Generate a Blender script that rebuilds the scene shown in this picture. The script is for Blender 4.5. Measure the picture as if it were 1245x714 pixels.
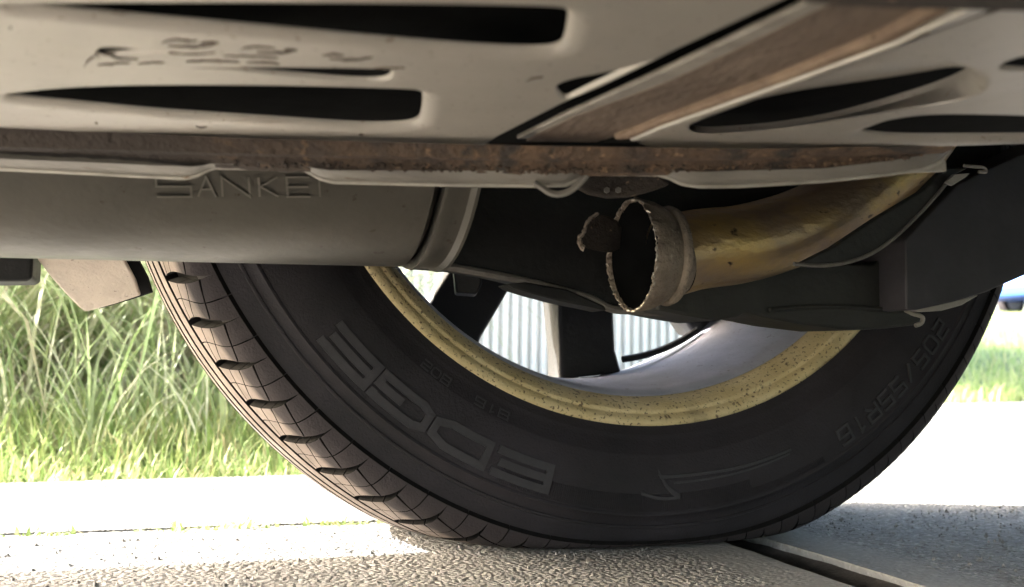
import bpy, bmesh, math, random
import numpy as np
from mathutils import Vector, Matrix
from mathutils.geometry import tessellate_polygon
random.seed(7); rng = np.random.default_rng(11)
for o in list(bpy.data.objects): bpy.data.objects.remove(o)
SC = bpy.context.scene; COL = SC.collection
R_ = math.radians; U = rng.uniform

# ------------------------------------------------------------------ camera
CAM = np.array([-.2648, -.6337, .1076]); YAW, PIT, ROLL, FPX = .3154, .07, .0146, 1204.5
cy, sy, cp, sp, cr, sr = math.cos(YAW), math.sin(YAW), math.cos(PIT), math.sin(PIT), math.cos(ROLL), math.sin(ROLL)
CF = np.array([sy*cp, cy*cp, sp]); _r0 = np.array([cy, -sy, 0.]); _u0 = np.cross(_r0, CF)
CR = _r0*cr + _u0*sr; CU = -_r0*sr + _u0*cr
cam = bpy.data.cameras.new('camera'); co = bpy.data.objects.new('camera', cam); COL.objects.link(co)
cam.sensor_width = 36; cam.lens = 36*FPX/1245; cam.clip_start = .01; cam.clip_end = 2000
co.matrix_world = Matrix(((CR[0], CU[0], -CF[0], CAM[0]), (CR[1], CU[1], -CF[1], CAM[1]), (CR[2], CU[2], -CF[2], CAM[2]), (0, 0, 0, 1)))
cam.dof.use_dof = True; cam.dof.focus_distance = .52; cam.dof.aperture_fstop = 15
SC.camera = co
# ------------------------------------------------------------------ sky, sun, exposure
SUN = Vector((-1.35, .74, .92)).normalized()
W = bpy.data.worlds.new('World'); SC.world = W; W.use_nodes = True
nt = W.node_tree; sky = nt.nodes.new('ShaderNodeTexSky'); sky.sky_type = 'NISHITA'; sky.sun_disc = False; sky.dust_density = 5; sky.air_density = 1.0; sky.ozone_density = .6
sky.sun_elevation = math.asin(SUN.z); sky.sun_rotation = math.atan2(SUN.x, SUN.y)
nt.links.new(sky.outputs[0], nt.nodes['Background'].inputs[0]); nt.nodes['Background'].inputs[1].default_value = .15
sl = bpy.data.lights.new('sun', 'SUN'); sl.energy = 2.6; sl.angle = R_(.6); sl.color = (1, .965, .91)
so = bpy.data.objects.new('sun', sl); COL.objects.link(so); so.rotation_euler = SUN.to_track_quat('Z', 'Y').to_euler(); so.location = (-2, 5, 6)
SC.view_settings.view_transform = 'Standard'; SC.view_settings.look = 'None'; SC.view_settings.gamma = 1
SC.view_settings.exposure = 3.8
SC.cycles.use_denoising = True; SC.cycles.max_bounces = 12; SC.cycles.diffuse_bounces = 8; SC.cycles.glossy_bounces = 6
SC.cycles.sample_clamp_indirect = 8

# ------------------------------------------------------------------ pixel -> place helpers (real depth chosen for each piece)
def ray(x, y): return CF + CR*(x-622.5)/FPX - CU*(y-357)/FPX
def onY(x, y, Y): d = ray(x, y); return CAM + d*((Y-CAM[1])/d[1])
def onZ(x, y, Z): d = ray(x, y); return CAM + d*((Z-CAM[2])/d[2])
def dep(x, y, D): return CAM + ray(x, y)*D
def onP(x, y, p, n): d = ray(x, y); return CAM + d*(np.dot(np.array(p)-CAM, n)/np.dot(d, n))

# ------------------------------------------------------------------ object helpers
WL = {}
def link(o, parent, org):
    COL.objects.link(o); WL[o.name] = np.array(org, float)
    if parent is not None:
        o.parent = parent; o.location = Vector(org) - Vector(WL[parent.name])
    else: o.location = Vector(org)
    return o
def tag(o, label=None, cat=None, group=None, kind=None):
    for k, v in (('label', label), ('category', cat), ('group', group), ('kind', kind)):
        if v: o[k] = v
    return o
def empty(name, loc, parent=None, **k):
    o = bpy.data.objects.new(name, None); o.empty_display_size = .05
    link(o, parent, loc); return tag(o, **k)
def mk(name, v, f, mat, parent=None, smooth=True, org=None, bevel=0, angle=40, tint=None, **k):
    v = np.asarray(v, float)
    if org is None: org = np.array([(v[:, 0].min()+v[:, 0].max())/2, (v[:, 1].min()+v[:, 1].max())/2, v[:, 2].min()])
    me = bpy.data.meshes.new(name); me.from_pydata((v-org).tolist(), [], [tuple(int(i) for i in q) for q in f])
    bm = bmesh.new(); bm.from_mesh(me); bmesh.ops.recalc_face_normals(bm, faces=bm.faces); bm.to_mesh(me); bm.free()
    for m in (mat if isinstance(mat, (list, tuple)) else [mat]): me.materials.append(m)
    if smooth:
        me.polygons.foreach_set('use_smooth', [True]*len(me.polygons))
        me.set_sharp_from_angle(angle=R_(angle))
    if tint is not None:
        a = me.attributes.new('tint', 'FLOAT', 'POINT'); a.data.foreach_set('value', np.asarray(tint, np.float32))
    o = bpy.data.objects.new(name, me); link(o, parent, org)
    if bevel:
        b = o.modifiers.new('bevel', 'BEVEL'); b.width = bevel; b.segments = 3; b.limit_method = 'ANGLE'; b.angle_limit = R_(35)
    return tag(o, **k)
def prism(front, back):
    """closed solid between two matching outlines"""
    n = len(front); v = list(front)+list(back)
    tri = tessellate_polygon([[Vector(p) for p in front]])
    f = [tuple(t) for t in tri] + [tuple(n+i for i in reversed(t)) for t in tri]
    f += [(i, (i+1) % n, n+(i+1) % n, n+i) for i in range(n)]
    return np.array(v), f
def box(x0, x1, y0, y1, z0, z1):
    v = [(x, y, z) for x in (x0, x1) for y in (y0, y1) for z in (z0, z1)]
    return np.array(v, float), [(0, 1, 3, 2), (4, 6, 7, 5), (0, 4, 5, 1), (2, 3, 7, 6), (0, 2, 6, 4), (1, 5, 7, 3)]
def merge(*ms):
    V, Fc, n = [], [], 0
    for v, f in ms:
        V.append(np.asarray(v)); Fc += [tuple(i+n for i in q) for q in f]; n += len(v)
    return np.vstack(V), Fc
def smooth_line(pts, n):
    p = np.array(pts, float); t = np.r_[0, np.cumsum(np.linalg.norm(np.diff(p, axis=0), axis=1))]; s = np.linspace(0, t[-1], n)
    m = np.gradient(p, t, axis=0); i = np.clip(np.searchsorted(t, s)-1, 0, len(t)-2); h = (t[i+1]-t[i])[:, None]; u = ((s-t[i])/(t[i+1]-t[i]))[:, None]
    return (2*u**3-3*u**2+1)*p[i]+(u**3-2*u**2+u)*h*m[i]+(-2*u**3+3*u**2)*p[i+1]+(u**3-u**2)*h*m[i+1]
def frames(c):
    t = np.gradient(c, axis=0); t /= np.linalg.norm(t, axis=1)[:, None]
    a = np.array([0, 0, 1.]) if abs(t[0][2]) < .9 else np.array([1., 0, 0])
    A_, B_ = [], []
    for k in t:
        a = a-k*np.dot(a, k); a /= np.linalg.norm(a); A_.append(a); B_.append(np.cross(k, a))
    return t, np.array(A_), np.array(B_)
def tube(c, r, n=24, cap=True):
    c = np.array(c, float); r = np.broadcast_to(r, len(c)); _, a, b = frames(c); v = []; f = []
    for i in range(len(c)):
        for k in range(n):
            th = 2*math.pi*k/n; v.append(c[i]+r[i]*(a[i]*math.cos(th)+b[i]*math.sin(th)))
    for i in range(len(c)-1):
        for k in range(n): f.append((i*n+k, i*n+(k+1) % n, (i+1)*n+(k+1) % n, (i+1)*n+k))
    if cap: f += [tuple(range(n)), tuple(range((len(c)-1)*n, len(c)*n))]
    return np.array(v), f
def revolve_y(prof, n, x0, z0, closed=False):
    """profile of (y, r) turned about the axle"""
    v = []; f = []; m = len(prof)
    for k in range(n):
        th = 2*math.pi*k/n
        for (y, r) in prof: v.append((x0+r*math.cos(th), y, z0+r*math.sin(th)))
    for k in range(n):
        for j in range(m if closed else m-1): f.append((k*m+j, k*m+(j+1) % m, ((k+1) % n)*m+(j+1) % m, ((k+1) % n)*m+j))
    return np.array(v), f

# ------------------------------------------------------------------ materials
def mat(name, c1, c2=None, scale=40, rough=.6, metal=0, bump=0, bscale=None, detail=6, lo=.35, hi=.65, stops=None, stretch=None, spec=.5, speck=None, rough2=None):
    m = bpy.data.materials.new(name); m.use_nodes = True; t = m.node_tree; N = t.nodes; L = t.links
    b = N['Principled BSDF']; b.inputs['Roughness'].default_value = rough; b.inputs['Metallic'].default_value = metal; b.inputs['Specular IOR Level'].default_value = spec
    tc = N.new('ShaderNodeTexCoord'); mp = N.new('ShaderNodeMapping'); L.new(tc.outputs['Object'], mp.inputs[0])
    if stretch: mp.inputs['Scale'].default_value = stretch
    nz = N.new('ShaderNodeTexNoise'); nz.inputs['Scale'].default_value = scale; nz.inputs['Detail'].default_value = detail; nz.inputs['Roughness'].default_value = .62
    L.new(mp.outputs[0], nz.inputs['Vector'])
    rp = N.new('ShaderNodeValToRGB'); L.new(nz.outputs[0], rp.inputs[0])
    c2 = c2 or tuple(x*.8 for x in c1)
    rp.color_ramp.elements[0].position = lo; rp.color_ramp.elements[0].color = (*c2, 1)
    rp.color_ramp.elements[1].position = hi; rp.color_ramp.elements[1].color = (*c1, 1)
    for p, c in (stops or []):
        e = rp.color_ramp.elements.new(p); e.color = (*c, 1)
    out = rp.outputs[0]
    for (sc_, thr, wid, col, det) in (speck or []):
        n2 = N.new('ShaderNodeTexNoise'); n2.inputs['Scale'].default_value = sc_; n2.inputs['Detail'].default_value = det; L.new(mp.outputs[0], n2.inputs['Vector'])
        mr = N.new('ShaderNodeMapRange'); mr.inputs[1].default_value = thr; mr.inputs[2].default_value = thr+wid; L.new(n2.outputs[0], mr.inputs[0])
        mx = N.new('ShaderNodeMixRGB'); L.new(mr.outputs[0], mx.inputs[0]); L.new(out, mx.inputs[1]); mx.inputs[2].default_value = (*col, 1); out = mx.outputs[0]
    L.new(out, b.inputs['Base Color'])
    if rough2 is not None:
        mr = N.new('ShaderNodeMapRange'); mr.inputs[1].default_value = lo; mr.inputs[2].default_value = hi; mr.inputs[3].default_value = rough2; mr.inputs[4].default_value = rough
        L.new(nz.outputs[0], mr.inputs[0]); L.new(mr.outputs[0], b.inputs['Roughness'])
    if bump:
        n3 = N.new('ShaderNodeTexNoise'); n3.inputs['Scale'].default_value = bscale or scale*3; n3.inputs['Detail'].default_value = 8; L.new(mp.outputs[0], n3.inputs['Vector'])
        bp = N.new('ShaderNodeBump'); bp.inputs['Strength'].default_value = bump; bp.inputs['Distance'].default_value = .002
        L.new(n3.outputs[0], bp.inputs['Height']); L.new(bp.outputs[0], b.inputs['Normal'])
    return m
def mat_concrete():
    m = mat('concrete', (.29, .288, .282), (.205, .203, .198), 30, .9, 0, 0, lo=.3, hi=.7, speck=[(300, .55, .08, (.40, .395, .38), 2), (280, .58, .06, (.14, .13, .12), 3)])
    t = m.node_tree; N = t.nodes; L = t.links; b = N['Principled BSDF']
    tc = N.new('ShaderNodeTexCoord')
    wv = N.new('ShaderNodeTexNoise'); wv.inputs['Scale'].default_value = 90; L.new(tc.outputs['Object'], wv.inputs['Vector'])
    v = N.new('ShaderNodeTexVoronoi'); v.inputs['Scale'].default_value = 330; L.new(tc.outputs['Object'], v.inputs['Vector'])
    n = N.new('ShaderNodeTexNoise'); n.inputs['Scale'].default_value = 420; n.inputs['Detail'].default_value = 6; n.inputs['Roughness'].default_value = .6; L.new(tc.outputs['Object'], n.inputs['Vector'])
    a = N.new('ShaderNodeMath'); a.operation = 'MULTIPLY_ADD'; L.new(v.outputs['Distance'], a.inputs[0]); a.inputs[1].default_value = -1.3; L.new(n.outputs[0], a.inputs[2])
    bp = N.new('ShaderNodeBump'); bp.inputs['Distance'].default_value = .0023
    sx = N.new('ShaderNodeSeparateXYZ'); L.new(tc.outputs['Object'], sx.inputs[0])
    d0 = N.new('ShaderNodeMath'); d0.operation = 'SUBTRACT'; L.new(sx.outputs[0], d0.inputs[0]); d0.inputs[1].default_value = .072
    d1 = N.new('ShaderNodeMath'); d1.operation = 'ABSOLUTE'; L.new(d0.outputs[0], d1.inputs[0])
    d2 = N.new('ShaderNodeMath'); d2.operation = 'MULTIPLY_ADD'; L.new(wv.outputs[0], d2.inputs[0]); d2.inputs[1].default_value = -.02; L.new(d1.outputs[0], d2.inputs[2])
    mr = N.new('ShaderNodeMapRange'); mr.inputs[1].default_value = .042; mr.inputs[2].default_value = .058; mr.inputs[3].default_value = .22; mr.inputs[4].default_value = 1; L.new(d2.outputs[0], mr.inputs[0])
    L.new(mr.outputs[0], bp.inputs['Strength']); L.new(a.outputs[0], bp.inputs['Height']); L.new(bp.outputs[0], b.inputs['Normal'])
    src = b.inputs['Base Color'].links[0].from_socket; mx = N.new('ShaderNodeMixRGB'); mx.inputs[1].default_value = (.31, .308, .30, 1); L.new(src, mx.inputs[2])
    mr2 = N.new('ShaderNodeMapRange'); mr2.inputs[1].default_value = .22; mr2.inputs[2].default_value = 1; mr2.inputs[3].default_value = .35; L.new(mr.outputs[0], mr2.inputs[0]); L.new(mr2.outputs[0], mx.inputs[0]); L.new(mx.outputs[0], b.inputs['Base Color'])
    return m
def mat_leaf(name, cols, trans=.45, rough=.5):
    m = bpy.data.materials.new(name); m.use_nodes = True; t = m.node_tree; N = t.nodes; L = t.links
    b = N['Principled BSDF']; b.inputs['Roughness'].default_value = rough; b.inputs['Specular IOR Level'].default_value = .4
    at = N.new('ShaderNodeAttribute'); at.attribute_name = 'tint'; rp = N.new('ShaderNodeValToRGB'); L.new(at.outputs['Fac'], rp.inputs[0])
    el = rp.color_ramp.elements; el[0].color = (*cols[0], 1); el[1].color = (*cols[-1], 1)
    for i, c in enumerate(cols[1:-1]): e = el.new((i+1)/(len(cols)-1)); e.color = (*c, 1)
    L.new(rp.outputs[0], b.inputs['Base Color'])
    tr = N.new('ShaderNodeBsdfTranslucent'); L.new(rp.outputs[0], tr.inputs[0]); mx = N.new('ShaderNodeMixShader'); mx.inputs[0].default_value = trans
    L.new(b.outputs[0], mx.inputs[1]); L.new(tr.outputs[0], mx.inputs[2]); L.new(mx.outputs[0], N['Material Output'].inputs[0])
    return m
MAT = dict(
    concrete=mat_concrete(),
    shield=mat('aluminised_steel', (.50, .465, .415), (.40, .37, .325), 9, .40, .6, .5, 28, lo=.3, hi=.7, speck=[(260, .72, .05, (.16, .12, .09), 2), (36, .60, .2, (.36, .31, .26), 10), (420, .66, .06, (.30, .25, .2), 2)], rough2=.55),
    lipsteel=mat('flange_steel', (.42, .39, .34), (.28, .255, .22), 60, .5, .3, .3, 300, speck=[(180, .70, .06, (.2, .13, .08), 3)]),
    flange=mat('dirty_flange_steel', (.27, .25, .22), (.15, .135, .12), 30, .55, .2, .4, 300, stretch=(.4, 1, 1.5), speck=[(180, .66, .08, (.14, .09, .06), 4)]),
    web=mat('weathered_channel_steel', (.205, .155, .118), (.13, .095, .072), 45, .7, .2, .6, 300, stretch=(1, .5, 1), speck=[(200, .64, .08, (.10, .065, .045), 5), (50, .62, .1, (.32, .25, .19), 6)]),
    emboss=mat('embossed_muffler_steel', (.20, .187, .163), (.16, .15, .13), 40, .4, .6),
    sealant=mat('dirt_filled_joint', (.085, .075, .065), (.05, .045, .04), 60, .85, 0, .5, 400),
    bright=mat('bare_cut_metal', (.55, .50, .43), (.25, .21, .17), 300, .35, .8),
    scrape=mat('scraped_dirt', (.12, .085, .06), (.06, .045, .035), 200, .8),
    groove=mat('groove_shade_rubber', (.008, .0075, .0075), (.006, .0055, .0055), 60, .9, 0, 0, spec=.15),  # rubber darkened to paint the shade inside tread slots and grooves
    rust=mat('rusty_steel', (.23, .105, .05), (.10, .055, .035), 55, .85, .1, .8, 420, lo=.3, hi=.7, speck=[(240, .62, .08, (.36, .19, .09), 4), (90, .64, .1, (.06, .045, .04), 6)]),
    rustpale=mat('rusty_edge', (.26, .185, .125), (.17, .115, .08), 60, .75, .2, .6, 400, speck=[(200, .66, .08, (.12, .08, .05), 4)]),
    rustdark=mat('dark_rusty_steel', (.055, .042, .034), (.03, .024, .021), 50, .85, .1, .8, 350, speck=[(240, .64, .06, (.25, .17, .11), 4)]),
    muffler=mat('muffler_steel', (.125, .117, .102), (.10, .094, .082), 18, .36, .75, .12, 200, lo=.3, hi=.7, speck=[(160, .68, .05, (.07, .055, .045), 4), (22, .60, .15, (.085, .078, .066), 9)], rough2=.5),
    pipe=mat('heat_tinted_pipe', (.70, .46, .15), (.40, .29, .20), 24, .36, .8, .35, 260, lo=.38, hi=.62, stretch=(.5, 1, 1), speck=[(210, .66, .06, (.12, .08, .05), 4)]),
    cut=mat('sawn_steel', (.30, .25, .195), (.17, .13, .10), 70, .55, .45, .6, 500, speck=[(260, .66, .1, (.42, .38, .32), 4)]),
    soot_and_shade=mat('soot_and_shade', (.008, .008, .008), (.004, .004, .004), 60, .95, 0, 0, spec=.1),  # soot in the pipe bore, painted shade behind slots and beside the plate
    black=mat('black_chassis_paint', (.014, .014, .014), (.009, .009, .009), 40, .6, 0, .3, 200, spec=.35),
    olive=mat('dusty_chassis_paint', (.030, .030, .027), (.02, .02, .019), 30, .6, 0, .3, 200, spec=.4),
    liner=mat('arm_cover_plastic', (.052, .048, .054), (.036, .034, .038), 30, .55, 0, .15, 150, spec=.4),
    edge=mat('worn_edge', (.20, .185, .165), (.11, .10, .09), 80, .55, .3, .3, 300),
    rubber=mat('tyre_rubber', (.030, .026, .031), (.016, .0145, .017), 16, .72, 0, .25, 700, spec=.35),
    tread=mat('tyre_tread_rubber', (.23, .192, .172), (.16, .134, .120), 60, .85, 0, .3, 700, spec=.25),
    letter=mat('raised_rubber', (.037, .034, .039), (.028, .026, .030), 60, .62, 0, .15, 500, spec=.5),
    yellow=mat('yellowed_rim_lip', (.78, .65, .38), (.66, .52, .26), 45, .5, .25, .35, 500, lo=.3, hi=.7, speck=[(520, .60, .05, (.20, .14, .08), 3), (150, .64, .08, (.22, .15, .09), 8), (14, .60, .12, (.36, .28, .16), 10)]),
    rim=mat('brake_dusted_alloy', (.40, .41, .49), (.33, .34, .41), 40, .75, .0, .2, 300, stretch=(1, 1, 3), speck=[(240, .66, .05, (.22, .21, .22), 3)]),
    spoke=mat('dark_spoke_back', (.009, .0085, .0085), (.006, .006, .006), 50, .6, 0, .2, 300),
    paint=mat('silver_car_paint', (.5, .5, .52), (.48, .48, .5), 10, .3, .5),
    glass=mat('dark_glass', (.02, .025, .03), (.02, .02, .025), 10, .08),
    tab=mat('beige_dusty_plate', (.62, .53, .44), (.52, .44, .365), 50, .75, 0, .5, 500, speck=[(300, .68, .05, (.25, .2, .17), 3)]),
    white=mat('white_siding', (.60, .62, .63), (.55, .57, .58), 4, .5),
    roof=mat('grey_roofing', (.2, .2, .2), (.15, .15, .15), 8, .8),
    soil=mat('lawn_soil', (.055, .085, .03), (.035, .055, .02), 12, .95, 0, .5, 60, speck=[(30, .55, .1, (.06, .10, .03), 4)]),
    asphalt=mat('asphalt', (.07, .07, .07), (.05, .05, .05), 30, .9),
    blue=mat('blue_car_paint', (.05, .13, .40), (.045, .12, .37), 6, .25, .2),
    leaf=mat_leaf('tall_grass_leaf', [(.44, .38, .28), (.32, .36, .21), (.22, .31, .13), (.36, .42, .23), (.58, .58, .45)], .45),
    dead=mat_leaf('dry_grass_leaf', [(.30, .26, .20), (.43, .38, .31), (.56, .52, .45)], .4),
    turf=mat_leaf('short_grass_leaf', [(.50, .42, .25), (.29, .35, .15), (.22, .33, .10), (.38, .44, .18), (.52, .52, .30)], .45),
)

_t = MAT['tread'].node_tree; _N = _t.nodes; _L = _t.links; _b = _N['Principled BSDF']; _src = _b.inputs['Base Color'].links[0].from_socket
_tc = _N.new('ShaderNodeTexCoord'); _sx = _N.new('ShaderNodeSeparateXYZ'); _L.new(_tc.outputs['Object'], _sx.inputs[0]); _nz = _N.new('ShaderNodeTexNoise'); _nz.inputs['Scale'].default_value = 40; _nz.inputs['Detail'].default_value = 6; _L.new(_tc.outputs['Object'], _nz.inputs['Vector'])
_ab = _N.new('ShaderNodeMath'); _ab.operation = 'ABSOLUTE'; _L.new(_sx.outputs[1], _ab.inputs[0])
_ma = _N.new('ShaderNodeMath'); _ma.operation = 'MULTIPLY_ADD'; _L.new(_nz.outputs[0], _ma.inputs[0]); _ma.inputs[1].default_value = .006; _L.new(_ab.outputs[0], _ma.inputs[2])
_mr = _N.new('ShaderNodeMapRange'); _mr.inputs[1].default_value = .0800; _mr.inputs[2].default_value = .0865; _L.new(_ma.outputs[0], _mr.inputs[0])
_mx = _N.new('ShaderNodeMixRGB'); _L.new(_mr.outputs[0], _mx.inputs[0]); _L.new(_src, _mx.inputs[1]); _mx.inputs[2].default_value = (.040, .034, .036, 1); _L.new(_mx.outputs[0], _b.inputs['Base Color'])  # dusty tread turns dark at the shoulder, painting where the sunlight ends

# ================================================================== the setting
def terrain(x, y):
    z = -.06 + 0*x
    z = z + .06*np.clip((y-.3)/.4, 0, 1)*(x < .06)                     # verge bed level with the concrete edge
    rise = .105*np.clip(y-2.0, 0, 7.5)+.08*np.clip(y-9.5, 0, 50)
    k = np.clip((x-2.0)/1.5+np.clip((y-6)/3, 0, 1), 0, 1)
    z = np.where(y > 2.0, np.maximum(z, rise*k-.02*(1-k)), z)
    return z
xs = np.r_[-400, -150, -60, -25, -12, -6, np.linspace(-3.5, 8, 60), 11, 14, 18, 25, 40, 80, 200, 400]; ys = np.r_[-400, -100, -30, -8, -3, np.linspace(-2, 3, 40), np.linspace(3.3, 16, 30), 20, 30, 45, 60, 120, 400]
X, Y = np.meshgrid(xs, ys); Zt = terrain(X, Y) + .01*np.sin(X*3.1+Y*2.3)*(Y > 2.6)
nx = len(xs); fc = [(j*nx+i, j*nx+i+1, (j+1)*nx+i+1, (j+1)*nx+i) for j in range(len(ys)-1) for i in range(nx-1)]
tag(mk('ground', np.stack([X, Y, Zt], -1).reshape(-1, 3), fc, MAT['soil'], org=(0, 0, 0)), 'grassy ground rising gently away from the driveway', kind='structure')

drive = empty('driveway', (0, 0, 0), label='pale concrete driveway under and beside the car', kind='structure')
def slab(outline, z=0., depth=.09, bev=.004, rough_edge=0):
    o = []
    for i in range(len(outline)):
        a = np.array(outline[i], float); b = np.array(outline[(i+1) % len(outline)], float); L_ = np.linalg.norm(b-a)
        k = max(1, int(min(L_/.02, 60))) if rough_edge else 1
        for j in range(k): o.append(a+(b-a)*j/k+(rng.normal(0, rough_edge, 2) if j else 0))
    v, f = prism([(p[0], p[1], z) for p in o], [(p[0], p[1], z-depth) for p in o])
    return mk('slab', v, f, MAT['concrete'], drive, smooth=False, org=(0, 0, 0), bevel=bev)
slab([(-3.5, -3), (.049, -3), (.050, -.5), (.0515, -.2), (.053, -.06), (.054, .026), (-3.5, .022)], rough_edge=.0006)
slab([(.115, -3), (6, -3), (6, 2.3), (2.5, 2.10), (2.05, 1.96), (1.5, 1.9), (1.5, 3.25), (.070, 3.25), (.082, .026), (.088, -.04), (.092, -.14), (.092, -.24), (.092, -.34), (.092, -1)], z=-.0015, bev=.007, rough_edge=.0005)
slab([(-3.5, .040), (.054, .042), (.054, .328), (-.15, .322), (-.41, .305), (-3.5, .29)], rough_edge=.0012)
yq = np.linspace(-.9, .03, 60); v = []; f = []
for y_ in yq:
    h_ = rng.normal(0, .0007, 4); v += [(.0525, y_, -.016+h_[0]), (.063, y_, -.016+h_[1]), (.076, y_, -.011+h_[2]), (.094, y_, -.0045), (.094, y_, -.0275), (.0525, y_, -.0275)]
f = [(6*i+k, 6*i+(k+1) % 6, 6*i+6+(k+1) % 6, 6*i+6+k) for i in range(59) for k in range(6)]
mk('joint_sealant', v, f, MAT['sealant'], drive, smooth=False)
mk('joint_sand', *box(-3.5, .05, .018, .046, -.0275, -.0012), MAT['concrete'], drive, smooth=False)
mk('joint_filler', *box(-3.5, 6, -3, 1.9, -.085, -.028), MAT['soil'], drive, smooth=False)

n = 4200; gp = np.stack([U(-.42, .42, n), U(-.30, -.0, n), np.zeros(n)], -1); gp = gp[(gp[:, 0] < .005) | (gp[:, 0] > .14)]; n = len(gp)
gs = np.abs(rng.normal(.0005, .00045, n))+.00025; oc = np.array([(1, 0, 0), (0, 1, 0), (-1, 0, 0), (0, -1, 0), (0, 0, .9), (0, 0, -.6)]); of = [(0, 1, 4), (1, 2, 4), (2, 3, 4), (3, 0, 4), (1, 0, 5), (2, 1, 5), (3, 2, 5), (0, 3, 5)]
gv = (gp[:, None]+oc[None]*gs[:, None, None]*U(.6, 1.4, (n, 6, 3))).reshape(-1, 3); gf = [tuple(6*i+k for k in t) for i in range(n) for t in of]
tag(mk('grit', gv, gf, MAT['concrete'], None, smooth=False, org=(0, 0, 0)), 'fine grit scattered on the shaded concrete', kind='stuff')

road = mk('road', *box(-40, 60, 14.0, 17.6, .5, .78), MAT['asphalt'], smooth=False, kind='structure', label='grey road beyond the right hand lawn')
rv = road.data
for vt in rv.vertices:                                   # the road follows the slope
    wy = vt.co.y+road.location.y; vt.co.z += .08*(wy-9.5)-(.08*4 if False else 0)+.03

# ------------------------------------------------------------------ grass
def blades(P, L, Wd, lean, curl, az, nseg=5):
    n = len(P); s = np.linspace(0, 1, nseg+1)
    d = np.stack([np.cos(az), np.sin(az), 0*az], -1); side = np.stack([-np.sin(az), np.cos(az), 0*az], -1)
    pos = np.repeat(P[:, None, :], nseg+1, 1).astype(float); cur = P.astype(float).copy()
    for k in range(nseg+1):
        pos[:, k] = cur
        a = lean+curl*(k/nseg)**1.3
        cur = cur+(d*np.sin(a)[:, None]+np.array([0, 0, 1.])*np.cos(a)[:, None])*(L/nseg)[:, None]
    w = (Wd[:, None]*np.array([.75, 1, .95, .8, .5, .06] if nseg == 5 else np.r_[.8, 1, .6, .05][:nseg+1]))[:, :, None]*.5
    A_ = pos-side[:, None]*w; B_ = pos+side[:, None]*w
    v = np.stack([A_, B_], 2).reshape(-1, 3); m = 2*(nseg+1)
    base = np.arange(n)*m
    f = np.concatenate([np.stack([base+2*k, base+2*k+1, base+2*k+3, base+2*k+2], -1) for k in range(nseg)])
    return v, f, m
def grass(name, P, L, Wd, lean, curl, az, tint, material, parent=None, nseg=5, org=None, **k):
    v, f, m = blades(P, L, Wd, lean, curl, az, nseg)
    org = np.array(org if org is not None else (P[:, 0].mean(), P[:, 1].mean(), P[:, 2].min()))
    me = bpy.data.meshes.new(name); me.vertices.add(len(v)); me.vertices.foreach_set('co', (v-org).astype(np.float32).ravel())
    me.loops.add(len(f)*4); me.loops.foreach_set('vertex_index', f.astype(np.int32).ravel())
    me.polygons.add(len(f)); me.polygons.foreach_set('loop_start', np.arange(0, len(f)*4, 4, dtype=np.int32)); me.polygons.foreach_set('use_smooth', np.ones(len(f), bool))
    me.update(calc_edges=True); me.validate()
    a = me.attributes.new('tint', 'FLOAT', 'POINT'); a.data.foreach_set('value', np.repeat(tint, m).astype(np.float32))
    me.materials.append(material); o = bpy.data.objects.new(name, me); link(o, parent, org); return tag(o, **k)

def clump(x, y, r, nleaf, ndead, h, label, tmin=.3, tmax=1.):
    z = float(terrain(np.array([x]), np.array([y]))[0]); e = empty('ornamental_plant', (x, y, z), label=label, cat='plant', group='tall grass clumps on the verge')
    for nm, n, mt, hh, t0, t1 in (('leaves', nleaf, 'leaf', h, tmin, tmax), ('dry_leaves', ndead, 'dead', h*.6, 0, 1)):
        rr = r*np.sqrt(U(0, 1, n)); th = U(0, 2*math.pi, n); P = np.stack([x+rr*np.cos(th), y+rr*np.sin(th), z+0*rr], -1)
        az = th+rng.normal(0, .7, n); L_ = hh*U(.6, 1.15, n)
        grass(nm, P, L_, U(.003, .0085, n)*(1 if mt == 'leaf' else .7), U(.1, .7, n)*(1 if mt == 'leaf' else 1.6), U(.5, 2.8, n), az, np.clip(rng.normal((t0+t1)/2, .24, n), 0, 1), MAT[mt], e)
for a in ((-.66, 1.02, .14, 420, 420, .75, 'arching green grass clump nearest the left edge of the photo'),
          (-.36, 1.22, .15, 460, 480, .80, 'arching grass clump just behind the hanging beige plate'),
          (-.12, 1.42, .13, 380, 420, .75, 'arching grass clump closest to the tyre tread'),
          (-.85, 1.60, .2, 420, 200, .95, 'tall dense grass clump behind the leftmost one'),
          (-.40, 1.75, .2, 480, 200, .95, 'tall dense grass clump at the back of the verge')):
    clump(*a)
n = 9000
P = np.stack([U(-1.15, .05, n), .325+U(0, 1, n)**1.2*.42, 0*U(0, 1, n)], -1); P[:, 2] = terrain(P[:, 0], P[:, 1])-.004; P[:, 1] += .02*np.sin(P[:, 0]*23)
P[:, 2] = np.maximum(P[:, 2], -.02)
hh = .025+.05*np.clip((P[:, 1]-.33)/.3, 0, 1)
grass('verge_grass', P, hh*U(.6, 1.5, n), U(.0018, .0042, n), U(0, .8, n), U(.2, 1.8, n), U(0, 6.28, n), np.clip(rng.normal(.55, .25, n), 0, 1), MAT['turf'], None, 3, (-.5, .5, 0), kind='stuff', label='short bright lime grass along the verge edge')
n = 900
P = np.stack([U(-1.0, 0, n), U(.5, .95, n), np.full(n, -.005)], -1)
grass('wispy_grass', P, U(.1, .26, n), U(.002, .0045, n), U(.05, .6, n), U(.2, 1.6, n), U(0, 6.28, n), np.clip(rng.normal(.65, .25, n), 0, 1), MAT['leaf'], None, 5, (-.5, .7, 0), kind='stuff', label='thin pale grass stalks between verge and tall clumps')
n = 150; cxx = U(-.95, -.05, n)
P = np.stack([cxx, U(.72, 1.15, n), np.full(n, -.005)], -1)
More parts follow.
